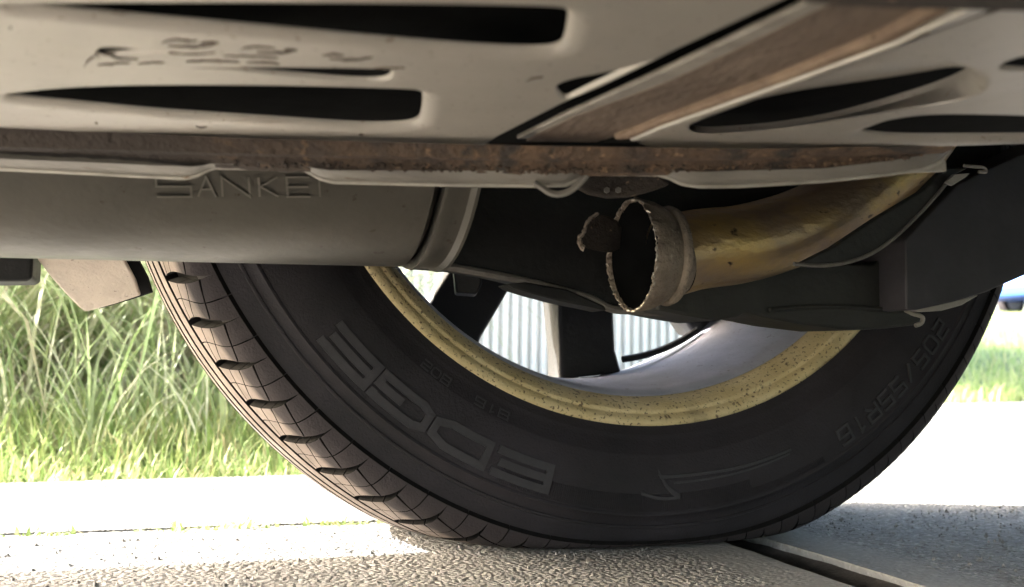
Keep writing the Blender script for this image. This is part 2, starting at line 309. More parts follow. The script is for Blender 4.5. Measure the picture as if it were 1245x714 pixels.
grass('arching_stalks', P, U(.35, .75, n), U(.004, .0095, n), U(.1, .7, n), U(.8, 2.4, n), U(2.4, 6.9, n), np.clip(rng.normal(.8, .25, n), 0, 1), MAT['leaf'], None, 5, (-.5, .9, 0), kind='stuff', label='long pale arching grass stalks crossing in front of the clumps')
# weeds in the joint between slabs
n = 800; cx_ = U(-.66, .0, 40); k = rng.integers(0, 40, n)
P = np.stack([cx_[k]+rng.normal(0, .009, n), .032+rng.normal(0, .004, n), np.full(n, -.003)], -1)
grass('joint_weeds', P, U(.005, .014, n), U(.0015, .0035, n), U(.3, 1.3, n), U(.3, 1.6, n), U(0, 6.28, n), np.clip(rng.normal(.5, .28, n), 0, 1), MAT['turf'], None, 3, (-.3, .03, 0), kind='stuff', label='small weeds growing in the concrete joint')
# lawn on the right
n = 40000
P = np.stack([U(0, 1, n), 2.0+U(0, 1, n)**1.6*12, np.zeros(n)], -1); P[:, 0] = P[:, 1]*.72+P[:, 0]*(2.5+P[:, 1]*.6); keep = P[:, 1] > np.interp(P[:, 0], [1.3, 2.05, 2.5, 6, 9], [1.9, 1.97, 2.11, 2.31, 2.4])+.01
P = P[keep]; n = len(P); P[:, 2] = terrain(P[:, 0], P[:, 1])-.005
grass('lawn_grass', P, U(.04, .10, n), U(.004, .009, n), U(0, .7, n), U(.2, 1.4, n), U(0, 6.28, n), np.clip(rng.normal(.6, .2, n), 0, 1), MAT['turf'], None, 3, (4, 3, 0), kind='stuff', label='sunlit mown lawn right of the tyre')

# ------------------------------------------------------------------ white ribbed outbuilding seen through the wheel
gz = -.02
gar = empty('garage', (1.4, 4.3, gz), label='white garage with vertical ribbed front seen between the wheel spokes', cat='building')
mk('wall', *box(.3, 2.45, 3.34, 5.3, gz-.05, gz+2.4), MAT['white'], gar, smooth=False)
pitch = .043; o4 = [(0, 0), (.004, -.022), (.022, -.022), (.026, 0)]; v0, f0 = prism([(a, b, 0) for a, b in o4], [(a, b, 2.2) for a, b in o4])
rib0 = None
for i in range(48):
    if rib0 is None: rib0 = mk('panel_rib', v0+np.array([.34, 3.337, gz+.02]), f0, MAT['white'], gar, smooth=False)
    else:
        o = rib0.copy(); COL.objects.link(o); o.parent = gar; o.location = rib0.location+Vector((pitch*i, 0, 0))
mk('fascia', *box(.25, 2.5, 3.28, 3.32, gz+2.24, gz+2.45), MAT['white'], gar, smooth=False)
v, f = prism([(.15, 3.1, gz+2.46), (2.6, 3.1, gz+2.46), (2.6, 4.3, gz+3.1), (.15, 4.3, gz+3.1)], [(.15, 3.1, gz+2.54), (2.6, 3.1, gz+2.54), (2.6, 4.3, gz+3.18), (.15, 4.3, gz+3.18)])
v2 = v.copy(); v2[:, 1] = 8.6-v2[:, 1]
mk('roof', *merge((v, f), (v2, f)), MAT['roof'], gar, smooth=False)
# unseen roof added to keep the sun off the wheel and underside
rise = SUN.y/SUN.z; ye = -.08+2.45*rise
shade_root = empty('shade_roof', (1.2, -1.5, 0), label='added unseen roof on posts shading the parked car', cat='shade_roof')
mk('roof', *box(-3.2, 6.0, -4.2, ye, 2.45, 2.57), MAT['white'], shade_root, smooth=False)
for px_, py_ in ((-3.0, -4.0), (1.4, -4.0), (5.8, -4.0)):
    mk('post', *box(px_-.06, px_+.06, py_-.06, py_+.06, 0, 2.445), MAT['white'], shade_root, smooth=False)

# ================================================================== the car above the camera
H = .285
car = empty('car', (1.0, -.73, 0), label='parked car seen from underneath, its exhaust sawn through beside the rear wheel', cat='car')
# ------------------------------------------------------------------ body shell
def arch(cx, r=.326, n=14): return [(cx+r*math.cos(t), H+.02+r*math.sin(t)) for t in np.linspace(math.pi+.15, -.15, n)]
low = .232
side = [(-.85, .34), (-.80, low+.03)] + [(p[0], max(p[1], low)) for p in arch(0)] + [(p[0], max(p[1], low)) for p in arch(2.7)] + [(3.45, low), (3.55, .45), (3.5, .72), (3.2, .82), (2.6, .95), (1.75, 1.42), (.9, 1.5), (0, 1.42), (-.7, 1.12), (-.85, .9)]
for ya, yb in ((.118, .130), (-1.602, -1.590)):
    v, f = prism([(p[0], ya, p[1]) for p in side], [(p[0], yb, p[1]) for p in side]); mk('side_panel', v, f, MAT['paint'], car, smooth=False)
top = side[-11:] + [side[0], side[1]]
v, f = [], []
for p in top: v += [(p[0], -1.588, p[1]), (p[0], .116, p[1])]
f = [(2*i, 2*i+1, 2*i+3, 2*i+2) for i in range(len(top)-1)]
mk('body_top', v, f, MAT['paint'], car, angle=25)
for ya in (.134, -1.606):
    for q in ([(2.35, 1.02), (1.75, 1.36), (1.2, 1.42), (1.2, 1.0)], [(1.12, 1.0), (1.12, 1.42), (.4, 1.4), (.0, 1.3), (.05, .98)]):
        v, f = prism([(a, ya-.003, b) for a, b in q], [(a, ya, b) for a, b in q]); mk('side_window', v, f, MAT['glass'], car, smooth=False)
v, f = prism([onZ(x, y, .1925)-np.array([0, .006, 0]) for x, y in ((-80, 151), (0, 155), (300, 169), (600, 178), (1160, 178), (1400, 168))]+[np.array((.35, -.75, .1925)), np.array((-.6, -.75, .1925))], [(.35, -.34, .32)]*0+[tuple(onZ(x, y, .1925)-np.array([0, .006, -.13])) for x, y in ((-80, 151), (0, 155), (300, 169), (600, 178), (1160, 178), (1400, 168))]+[(.35, -.75, .3225), (-.6, -.75, .3225)])
mk('slot_shade_backing', v, f, MAT['soot_and_shade'], car, smooth=False)  # black box added to paint the dark depth behind the shield slots
# floor pan with room for the wheels
mk('floor_pan', *merge(box(-.78, 3.4, -1.30, -.20, .325, .335), box(.42, 2.3, -.20, .112, .30, .31), box(.42, 2.3, -1.585, -1.30, .30, .31), box(-.80, -.42, -.20, .112, .325, .335)), MAT['black'], car, smooth=False)
v, f = [], []
A_ = [(.40*math.cos(t), H+.02+.40*math.sin(t)) for t in np.linspace(math.pi, 0, 20)]
for (a, b) in A_: v += [(a, -.20, b), (a, .112, b)]
f = [(2*i, 2*i+1, 2*i+3, 2*i+2) for i in range(19)]
mk('wheel_arch_liner', v, f, MAT['black'], car)
v, f = prism([(a, -.203, b) for a, b in A_], [(a, -.198, b) for a, b in A_]); mk('wheel_arch_wall', v, f, MAT['black'], car)

# ------------------------------------------------------------------ wheel
wheel = empty('wheel', (0, 0, 0), car, label='rear wheel with worn black tyre and yellowed rim lip')
def squash(v):
    v = np.array(v, float); z = v[:, 2]; k = .0035
    zz = .0008+k*np.logaddexp(0, (z-.0008)/k)
    b = np.exp(-(np.clip(z, 0, 1)/.06)**2); v[:, 1] *= 1+.035*b; v[:, 2] = zz
    return v
near = [(-.080, .201), (-.088, .206), (-.0915, .213), (-.0935, .2185), (-.0945, .2195), (-.0945, .2205), (-.0962, .2225), (-.0990, .2300), (-.0995, .2306), (-.0995, .2316), (-.0998, .2322), (-.1012, .2420), (-.1017, .2500), (-.1012, .2600),
        (-.1008, .2632), (-.1014, .2638), (-.1014, .2650), (-.1000, .2656), (-.0985, .2700), (-.0982, .2708), (-.0990, .2713), (-.0988, .2724), (-.0972, .2730), (-.0955, .2800), (-.0930, .2868)]
carc = near + [(-.0885, .2895), (-.080, .2935), (-.05, .3010), (0, .3065)]
prof = carc + [(-y, r) for (y, r) in reversed(carc[:-1])]
v, f = revolve_y(prof, 180, 0, H)
tyre = mk('tyre', squash(v), f, [MAT['rubber'], MAT['groove']], wheel, angle=50, org=(0, 0, 0))
tyre.data.polygons.foreach_set('material_index', [1 if len(near)+1 <= (i % (len(prof)-1)) < len(prof)-len(near)-2 else 0 for i in range(len(f))])
def side_y(r): return float(np.interp(r, [p[1] for p in near], [p[0] for p in near]))
crown_y = [-.0960, -.0940, -.0905, -.0860, -.080, -.070, -.060, -.045, -.03, -.015, 0]; crown_r = [.2850, .2905, .2950, .2983, .3008, .3038, .3062, .3092, .3116, .3136, .3145]
def crown(y): return float(np.interp(-abs(y), crown_y, crown_r))
# shoulder blocks: three slabs parted by thin sipes, a wide curved slot to the next block
NB = 70; dth = 2*math.pi/NB
def block_mesh(k):
    ms = []; cuts = [(-.0962, 0), (-.0885, .006), (-.0740, .013), (-.0640, .010), (-.0545, 0)]
    def bend(y): return .030*((y+.0545)/.042)**2 - .008*(y+.0545)/.042
    for c_, hf in [(a, b) for a in range(4) for b in range(2)]:
        n_ = 4; m_ = 6; vt = []
        for j in range(m_):
            for i in range(n_):
                u = (0 if hf == 0 else .513)+.487*i/(n_-1); lo_ = cuts[c_][0]+cuts[c_][1]*(u-.5)+(.0004 if c_ else 0); hi_ = cuts[c_+1][0]+cuts[c_+1][1]*(u-.5)-(.0004 if c_ < 3 else 0)
                y = max(min(lo_+(hi_-lo_)*j/(m_-1), -.0545), -.0962)
                q = np.clip((y+.0915)/.037, 0, 1); lens = .10+.16*math.sin(math.pi*q)**.8
                if y < -.0905: lens *= np.clip((y+.0962)/.0057, 0, 1)
                th = (k+lens*.55+(1-lens)*(u+(.05*math.sin(y*130) if 0 < u < 1 else 0)))*dth+bend(y); r = crown(y)
                vt.append((r*math.cos(th), y, H+r*math.sin(th), th))
        top_ = np.array([q[:3] for q in vt]); bot = []
        for (x, y, z, th) in vt:
            r2 = crown(y)-.009; bot.append((r2*math.cos(th), y*.93, H+r2*math.sin(th)))
        f = []
        for j in range(m_-1):
            for i in range(n_-1): f.append((j*n_+i, j*n_+i+1, (j+1)*n_+i+1, (j+1)*n_+i))
        per = [i for i in range(n_)]+[j*n_+n_-1 for j in range(1, m_)]+[(m_-1)*n_+i for i in range(n_-2, -1, -1)]+[j*n_ for j in range(m_-2, 0, -1)]
        o_ = len(top_)
        for i in range(len(per)): a, b = per[i], per[(i+1) % len(per)]; f.append((a, b, o_+b, o_+a))
        ms.append((np.vstack([top_, bot]), f))
    return merge(*ms)
for k in range(NB):
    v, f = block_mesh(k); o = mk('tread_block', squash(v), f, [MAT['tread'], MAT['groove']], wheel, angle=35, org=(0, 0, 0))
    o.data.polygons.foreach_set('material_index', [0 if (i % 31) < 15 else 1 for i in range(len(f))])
# centre ribs and far shoulder
for y0, y1 in ((-.0495, -.0375), (-.0325, -.0215), (-.0165, -.0055), (.0000, .020), (.026, .050), (.056, .0935)):
    ym = np.linspace(y0, y1, 8); pr = [(y0+.002, crown(y0)-.010)]+[(y, crown(y)) for y in ym]+[(y1-.002, crown(y1)-.010)]
    v, f = revolve_y(pr, 230, 0, H)
    m_ = len(pr); v = v.reshape(230, m_, 3); w = .0009*np.sign(np.sin(np.arange(230)*2*math.pi/10))
    v[:, 1, 1] += w; v[:, m_-2, 1] -= w
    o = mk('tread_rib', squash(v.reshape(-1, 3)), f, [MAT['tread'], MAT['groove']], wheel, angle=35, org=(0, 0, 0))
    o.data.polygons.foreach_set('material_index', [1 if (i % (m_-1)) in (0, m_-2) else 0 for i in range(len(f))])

# raised lettering
GL = {'E': [[(1, 1), (0, 1), (0, 0), (1, 0)], [(0, .5), (.92, .5)]], 'D': [[(0, 0), (0, 1), (.72, 1), (1, .78), (1, .22), (.72, 0), (0, 0)]],
      'G': [[(1, .78), (1, 1), (.18, 1), (0, .82), (0, .18), (.18, 0), (1, 0), (1, .48), (.5, .48)]],
      'S': [[(1, 1), (0, 1), (0, .52), (1, .52), (1, 0), (0, 0)]], 'A': [[(0, 0), (.5, 1), (1, 0)], [(.22, .38), (.78, .38)]], 'N': [[(0, 0), (0, 1), (1, 0), (1, 1)]],
      'K': [[(0, 0), (0, 1)], [(1, 1), (.08, .5), (1, 0)]], 'I': [[(.5, 0), (.5, 1)]], '2': [[(0, 1), (1, 1), (1, .52), (0, .48), (0, 0), (1, 0)]], '0': [[(.15, 0), (0, .2), (0, .8), (.15, 1), (.85, 1), (1, .8), (1, .2), (.85, 0), (.15, 0)]],
      '5': [[(1, 1), (0, 1), (0, .55), (1, .5), (1, 0), (0, 0)]], '/': [[(.1, 0), (.9, 1)]], 'R': [[(0, 0), (0, 1), (1, 1), (1, .5), (0, .5)], [(.4, .5), (1, 0)]], '1': [[(.2, .8), (.55, 1), (.55, 0)]],
      '6': [[(1, 1), (0, 1), (0, 0), (1, 0), (1, .52), (0, .52)]], '8': [[(0, .5), (0, 1), (1, 1), (1, 0), (0, 0), (0, .5), (1, .5)]]}
def ribbon(pl, w, asp):
    """mitred flat stroke in glyph space; asp = width/height so strokes keep one weight"""
    p = np.array(pl, float)*np.array([asp, 1.]); closed = np.allclose(p[0], p[-1]); q = [p[0]]
    for a, b in zip(p[:-1], p[1:]):
        k = max(1, int(np.linalg.norm(b-a)/.25))
        for j in range(1, k+1): q.append(a+(b-a)*j/k)
    q = np.array(q); n = len(q); L_, R2 = [], []
    for i in range(n):
        a = q[i-1] if i else (q[-2] if closed else None); b = q[i+1] if i < n-1 else (q[1] if closed else None)
        d1 = (q[i]-a)/np.linalg.norm(q[i]-a) if a is not None else None; d2 = (b-q[i])/np.linalg.norm(b-q[i]) if b is not None else None
        d1 = d2 if d1 is None else d1; d2 = d1 if d2 is None else d2
        n1 = np.array([-d1[1], d1[0]]); n2 = np.array([-d2[1], d2[0]]); m = n1+n2; m /= max(np.linalg.norm(m), 1e-6); m /= max(np.dot(m, n1), .45)
        L_.append(q[i]+m*w/2); R2.append(q[i]-m*w/2)
    return np.array(L_), np.array(R2)
def glyph(ch, place, w, asp, h):
    """place(u, v, height) -> world; a raised stroke letter"""
    ms = []
    for s, pl in enumerate(GL[ch]):
        a, b = ribbon(pl, w, asp); hh_ = h*(1-.12*s); n = len(a)
        v = [place(x/asp, y, hh_) for x, y in a]+[place(x/asp, y, hh_) for x, y in b]+[place(x/asp, y, -.0004) for x, y in a]+[place(x/asp, y, -.0004) for x, y in b]
        f = []
        for i in range(n-1): f += [(i, i+1, n+i+1, n+i), (i, 2*n+i, 2*n+i+1, i+1), (n+i, n+i+1, 3*n+i+1, 3*n+i)]
        f += [(0, n, 3*n, 2*n), (n-1, 3*n-1, 4*n-1, 2*n-1)]
        ms.append((v, f))
    return merge(*ms)
def on_tyre(th, r, h):
    return np.array((r*math.cos(th), side_y(r)-h, H+r*math.sin(th)))
def tyre_text(txt, px0, px1, r0, r1, w, h=.0012, fill=.78, mat_='letter', ar=None):
    """clockwise as seen by the camera, tops outward, between two picture points"""
    def ang(p): q = onY(p[0], p[1], -.0995); return math.atan2(q[2]-H, q[0])
    t0, t1 = ang(px0), ang(px1); t0 %= 2*math.pi; t1 %= 2*math.pi; st = (t1-t0)/len(txt)
    for i, ch in enumerate(txt):
        a0 = t0+st*i; rm = (r0+r1)/2; asp = abs(st)*fill*rm/(r1-r0)
        def place(u, v_, hh_, a0=a0): return on_tyre(a0+st*(.5+(u-.5)*fill), r0+(r1-r0)*v_, hh_)
        v, f = glyph(ch, place, w, asp, h); mk('raised_letter', squash(v), f, MAT[mat_], wheel, angle=30, org=(0, 0, 0))
tyre_text('EDGE', (668, 583), (392, 400), .2455, .2582, .35, .0013, .86)
tyre_text('205/55R16', (1146, 392), (1008, 522), .2498, .2600, .16, .0012, .70)
tyre_text('802', (552, 462), (512, 442), .2245, .2290, .18, .0006, .75)
tyre_text('816', (622, 504), (578, 484), .2245, .2290, .18, .0006, .75)
# serrated band low on the sidewall and the tick-shaped ridge on it
def side_strip(pts, w, h, n=40):
    q = smooth_line([(lambda p: (math.atan2(p[2]-H, p[0]) % (2*math.pi), math.hypot(p[0], p[2]-H)))(onY(a, b, -.1)) for a, b in pts], n); v = []
    for t, r in q: v += [on_tyre(t, r-w/2, h), on_tyre(t, r+w/2, h), on_tyre(t, r+w*.7, -.0003), on_tyre(t, r-w*.7, -.0003)]
    f = [(4*i+j, 4*i+(j+1) % 4, 4*i+4+(j+1) % 4, 4*i+4+j) for i in range(n-1) for j in range(4)]
    return np.array(v), f
v, f = merge(side_strip([(958, 546), (900, 566), (840, 576), (798, 579)], .0016, .0008), side_strip([(797, 572), (806, 590), (822, 603)], .003, .0008, 12), side_strip([(820, 604), (800, 605), (775, 599)], .0016, .0008, 12), side_strip([(956, 551), (900, 572), (850, 582), (815, 586)], .0012, .0007))
mk('tick_shaped_ridge', squash(v), f, MAT['letter'], wheel, org=(0, 0, 0))
ms = []
for t in np.arange(R_(248), R_(296), .0048):
    r0, r1 = (.2525, .2625) if t < R_(284) else (.2585, .2625)
    ms.append((np.array([on_tyre(t-.0011, r0, -.0003), on_tyre(t+.0011, r0, -.0003), on_tyre(t+.0011, r1, -.0003), on_tyre(t-.0011, r1, -.0003), on_tyre(t, r0, .0006), on_tyre(t, r1, .0006)]), [(0, 4, 5, 3), (1, 2, 5, 4), (0, 1, 4), (2, 3, 5)]))
v, f = merge(*ms); tag(mk('serration_band', squash(v), f, MAT['rubber'], wheel, org=(0, 0, 0), smooth=False), kind='stuff')

# rim
lip = [(-.070, .2000), (-.0800, .2035), (-.0870, .2080), (-.0885, .2135), (-.0903, .2150), (-.0925, .2142), (-.0930, .2122), (-.0922, .2098), (-.0908, .2078), (-.0896, .2072), (-.0890, .2064), (-.0893, .2052), (-.0885, .2040), (-.0850, .2010), (-.0815, .1990), (-.0775, .1974), (-.0749, .1968)]
v, f = revolve_y(lip, 160, 0, H); mk('rim_lip', v, f, MAT['yellow'], wheel, angle=60, org=(0, 0, 0))
bar = [(-.0748, .1967), (-.0738, .1950), (-.060, .1925), (-.020, .1895), (.015, .1880), (.055, .1880), (.075, .1905), (.085, .2000), (.0885, .2140), (.082, .2135), (.078, .2035), (.05, .1995), (-.07, .1985)]
v, f = revolve_y(bar, 160, 0, H); mk('rim_barrel', v, f, MAT['rim'], wheel, angle=60, org=(0, 0, 0))
# spokes: one mesh, turned copies
def spoke_mesh():
    st = [(.045, .030, .030, .078), (.085, .026, .040, .084), (.13, .0235, .046, .086), (.17, .0245, .052, .084), (.1875, .027, .050, .082)]; v = []; f = []
    for r, hw, ya, yb in st:
        v += [(-hw*.9, ya, -r), (hw*.9, ya, -r), (hw, ya+.008, -r), (hw*.85, yb, -r), (-hw*.85, yb, -r), (-hw, ya+.008, -r)]
    for i in range(len(st)-1):
        for j in range(6): f.append((6*i+j, 6*i+(j+1) % 6, 6*i+6+(j+1) % 6, 6*i+6+j))
    f += [tuple(range(6)), tuple(range(24, 30))]
    return np.array(v), f
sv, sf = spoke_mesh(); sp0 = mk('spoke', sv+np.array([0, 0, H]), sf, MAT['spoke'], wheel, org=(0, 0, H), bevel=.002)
SP0 = -6.5; NS = 10
sp0.rotation_euler = (0, R_(SP0), 0)
for k in range(1, NS):
    o = sp0.copy(); COL.objects.link(o); o.parent = wheel; o.rotation_euler = (0, R_(SP0+360/NS*k), 0)
c_ = smooth_line([onY(x, y, .045) for x, y in ((757, 437), (775, 434), (800, 427), (825, 416), (848, 402))], 30); mk('barrel_shadow_strip', *tube(c_, .0026, 8), MAT['spoke'], wheel)  # dark tube standing in for the shadow line at the spoke edge
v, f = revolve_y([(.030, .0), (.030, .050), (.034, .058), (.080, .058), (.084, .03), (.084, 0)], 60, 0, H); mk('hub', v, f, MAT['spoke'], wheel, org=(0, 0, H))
v, f = revolve_y([(-.05, 0), (-.05, .100), (-.046, .106), (.022, .106), (.026, .10), (.026, 0)], 70, 0, H); mk('brake_drum', v, f, MAT['black'], wheel, org=(0, 0, H))
bx = [dep(551, 322, .60), dep(583, 322, .60), dep(586, 344, .60), dep(580, 358, .60), dep(554, 356, .60)]
v, f = prism(bx, [p+np.array([.006, .025, 0]) for p in bx]); mk('brake_fitting', v, f, MAT['black'], car, bevel=.0015)
# simple other wheels of the car, out of the picture
for (dx, dy) in ((2.7, 0), (2.7, -1.46), (0, -1.46)):
    w2 = empty('wheel', (dx, dy, 0), car)
    for ch in [c for c in wheel.children if c.name.split('.')[0] in ('tyre', 'rim_barrel', 'rim_lip', 'spoke', 'hub', 'tread_rib')]:
        o = ch.copy(); COL.objects.link(o); o.parent = w2

# ------------------------------------------------------------------ muffler
MY, MR, MZ = -.190, .078, .2273; MX1 = -.1545
mu = empty('muffler', ((-.75+MX1)/2, MY, MZ-MR), car, label='grey steel muffler drum left of the tyre')
def rev_x(prof, n=72, tilt=.0147):
    v = []; f = []; m = len(prof)
    for k in range(n):
        t = 2*math.pi*k/n
        for x, r in prof: v.append((x, MY+r*math.cos(t), MZ+(x+.25)*tilt*1.5+r*math.sin(t)))
    for k in range(n):
        for j in range(m-1): f.append((k*m+j, k*m+j+1, ((k+1) % n)*m+j+1, ((k+1) % n)*m+j))
    return np.array(v), f
mk('shell', *rev_x([(-.76, .0), (-.76, MR-.006), (-.752, MR), (-.70, MR), (-.45, MR), (-.3, MR), (MX1-.018, MR), (MX1-.0152, MR-.0035)]), MAT['muffler'], mu, org=(-.4, MY, MZ))
mk('end_band', *rev_x([(MX1-.0145, MR-.003), (MX1-.0140, MR+.0012), (MX1-.0125, MR+.0016), (MX1-.008, MR+.0004), (MX1-.003, MR+.0004), (MX1-.0008, MR+.0022), (MX1+.0006, MR+.0022), (MX1+.0006, MR-.003), (MX1-.008, MR-.006), (MX1-.006, .03), (MX1-.004, 0)]), MAT['muffler'], mu, org=(-.17, MY, MZ), angle=35)
def on_muff(px, py, h):
    d = ray(px, py); o = CAM; k = .009; c = np.array([MY, MZ+(-.25+.25)*0])
    # iterate for the slight tilt of the drum axis
    zc = MZ
    for _ in range(4):
        a = d[1]**2+d[2]**2; b = 2*(d[1]*(o[1]-MY)+d[2]*(o[2]-zc)); q = (o[1]-MY)**2+(o[2]-zc)**2-(MR+h)**2
        t = (-b-math.sqrt(max(b*b-4*a*q, 0)))/(2*a); p = o+d*t; zc = MZ+(p[0]+.25)*.02205
    return p
for ch, x0, x1 in (('S', 190, 232), ('A', 240, 262), ('N', 270, 303), ('K', 315, 338), ('E', 349, 377), ('I', 383, 394)):
    def place(u, v_, hh_, x0=x0, x1=x1): return on_muff(x0+(x1-x0)*u+(v_-.5)*-1.5, 239.5-v_*24, max(hh_, -.0003))
    v, f = glyph(ch, place, .095, max((x1-x0)/30., .4), .0009); mk('raised_letter', v, f, MAT['emboss'], mu, org=(-.25, MY-MR, MZ))
# hanger bracket and plate behind the muffler
q = [(40, 296), (45, 316), (62, 338), (80, 358), (96, 374), (103, 379), (112, 377), (140, 369), (170, 359), (164, 340), (150, 314), (140, 296)]
a = [onY(x, y, -.105+(y-296)*.0005) for x, y in q]; v, f = prism(a, [p+np.array([.0008, .004, .0005]) for p in a])
mk('hanging_plate', v, f, MAT['tab'], car, bevel=.0012, label='beige dusty plate hanging below the muffler')
a = [p+np.array([.0052, .0065, .0025]) for p in a]; v, f = prism(a, [p+np.array([.001, .006, .0]) for p in a]); mk('plate_shade_side', v, f, MAT['soot_and_shade'], car)  # black slab painting the shaded right side of the plate
a = [onY(x, y, -.10) for x, y in ((-60, 290), (-60, 343), (32, 342), (39, 339), (40, 316), (38, 290))]; v, f = prism(a, [p+np.array([0, .03, 0]) for p in a]); mk('hanger_block', v, f, MAT['black'], car, bevel=.0015)

# ------------------------------------------------------------------ sawn exhaust pipe
ex = empty('exhaust_pipe', dep(840, 300, .485), car, label='heat tinted exhaust pipe sawn off with a ragged open end')
c = smooth_line([dep(815, 311.5, .4765), dep(840, 305, .482), dep(900, 297, .496), dep(957, 281, .510), dep(995, 265, .521), dep(1042, 233, .536), dep(1098, 190, .555), dep(1130, 150, .57)], 60)
mk('tube', *tube(c, .0196, 40, False), MAT['pipe'], ex)
c0 = dep(767, 310.5, .4695); c1 = dep(815, 311.5, .4765); ax = (c1-c0); AL = np.linalg.norm(ax); ax /= AL
ua = np.cross(ax, [0, 0, 1.]); ua /= np.linalg.norm(ua); ub = np.cross(ua, ax)
def ring_loft(prof, n, jag=0, sd=3):
    g = np.random.default_rng(sd); th0 = np.arange(n)*2*math.pi/n; j1 = sum(a_*np.sin(th0*k_+g.uniform(0, 6.28)) for k_, a_ in ((5, .5), (9, .45), (14, .5), (23, .4), (31, .3), (47, .22)))+np.where(g.uniform(0, 1, n) > .94, g.normal(0, 1.2, n), 0)+g.normal(0, .12, n)
    slow = np.sin(th0*3+1)*.5+np.sin(th0*7)*.4+np.sin(th0*2+4)*.5
    v = []; f = []; m = len(prof)
    for k in range(n):
        t = th0[k]
        for (s, r, jj) in prof:
            s2 = s+jj*jag*(j1[k]*.7+slow[k]*.6); r2 = r*(1+jj*.018*(j1[(k*3) % n]))
            v.append(c0+ax*s2+r2*(ua*math.cos(t)+ub*math.sin(t)*(1.03)))
    for k in range(n):
        for i in range(m-1): f.append((k*m+i, k*m+i+1, ((k+1) % n)*m+i+1, ((k+1) % n)*m+i))
    return np.array(v), f
mk('ragged_collar', *ring_loft([(AL+.004, .0190, 0), (AL+.0010, .0196, 0), (AL+.0002, .0210, 0), (AL-.0004, .0228, 0), (AL-.0022, .0234, 0), (AL-.0038, .0228, 0), (AL-.0044, .0214, 0), (AL-.0060, .0218, 0), (AL-.0085, .0236, 0), (.0090, .0250, 0), (.0045, .0256, .3), (.0005, .0259, 1), (.0000, .0256, 1.05), (.0004, .0251, 1), (.002, .0247, .4)], 170, .0009), MAT['cut'], ex, angle=50)
mk('sooty_bore', *ring_loft([(.0019, .0248, .3), (.010, .0240, 0), (.018, .0185, 0), (.027, .0175, 0), (.0275, 0.0, 0)], 60), MAT['soot_and_shade'], ex)
g_ = np.random.default_rng(5); t_ = np.arange(170)*2*math.pi/170; rr_ = np.array([c0+ax*g_.normal(.0003, .0004)+.0256*(ua*math.cos(t)+ub*math.sin(t)*1.03)*g_.normal(1, .006) for t in t_])
mk('cut_edge', *tube(np.vstack([rr_, rr_[:1]]), np.abs(g_.normal(.00035, .0002, 171))+.0001, 6, False), MAT['bright'], ex)
q = [(745, 268), (736, 263), (728, 261), (720, 266), (715, 273), (712, 282), (708, 289), (709, 297), (712, 302), (724, 305), (738, 307), (748, 302), (750, 276)]
a = [dep(x, y, .468+.00035*(x-705)) for x, y in q]; v, f = prism(a, [p+CF*.004+CR*.003 for p in a]); mk('torn_shard', v, f, MAT['rustdark'], ex, bevel=.0008)
sh = smooth_line([dep(x, y, .4672) for x, y in ((727, 259), (719, 265), (713, 272), (710, 282), (705, 289), (707, 300), (710, 303))], 30); sh += rng.normal(0, .00015, sh.shape)
mk('torn_edge', *tube(sh, np.linspace(.0008, .0014, 30)*U(.7, 1.2, 30), 8), MAT['cut'], ex)
q = [(694, 222), (712, 214), (800, 214), (815, 224), (790, 232), (765, 238), (740, 239), (716, 234)]
a = [dep(x, y, .445) for x, y in q]; v, f = prism(a, [p+CF*.012 for p in a]); mk('hanger_flange', v, f, MAT['rustdark'], ex, bevel=.002)
for x in (738, 752):
    c_ = dep(x, 231, .443); mk('bolt', *tube([c_, c_+CF*.004], .0014, 6), MAT['edge'], ex, smooth=False)

# ------------------------------------------------------------------ heat shields (stamped panels) over the camera
ZS = .180
def area2(p): return sum(p[i][0]*p[(i+1) % len(p)][1]-p[(i+1) % len(p)][0]*p[i][1] for i in range(len(p)))/2
def dense(px, n=None):
    """round a picture outline with a closed Catmull-Rom"""
    p = np.array(px, float); m = len(p); out = []
    for i in range(m):
        a, b, c_, d = p[i-1], p[i], p[(i+1) % m], p[(i+2) % m]
        for t in np.arange(0, 1, .2):
            out.append(.5*((2*b)+(-a+c_)*t+(2*a-5*b+4*c_-d)*t*t+(-a+3*b-3*c_+d)*t**3))
    return out
def inset(p, d):
    p = np.array(p); n = len(p); s = 1 if area2(p) > 0 else -1; out = []
    for i in range(n):
        t = p[(i+1) % n][:2]-p[i-1][:2]; t = t/max(np.linalg.norm(t), 1e-9); out.append(p[i][:2]+s*d*np.array([-t[1], t[0]]))
    return np.array(out)
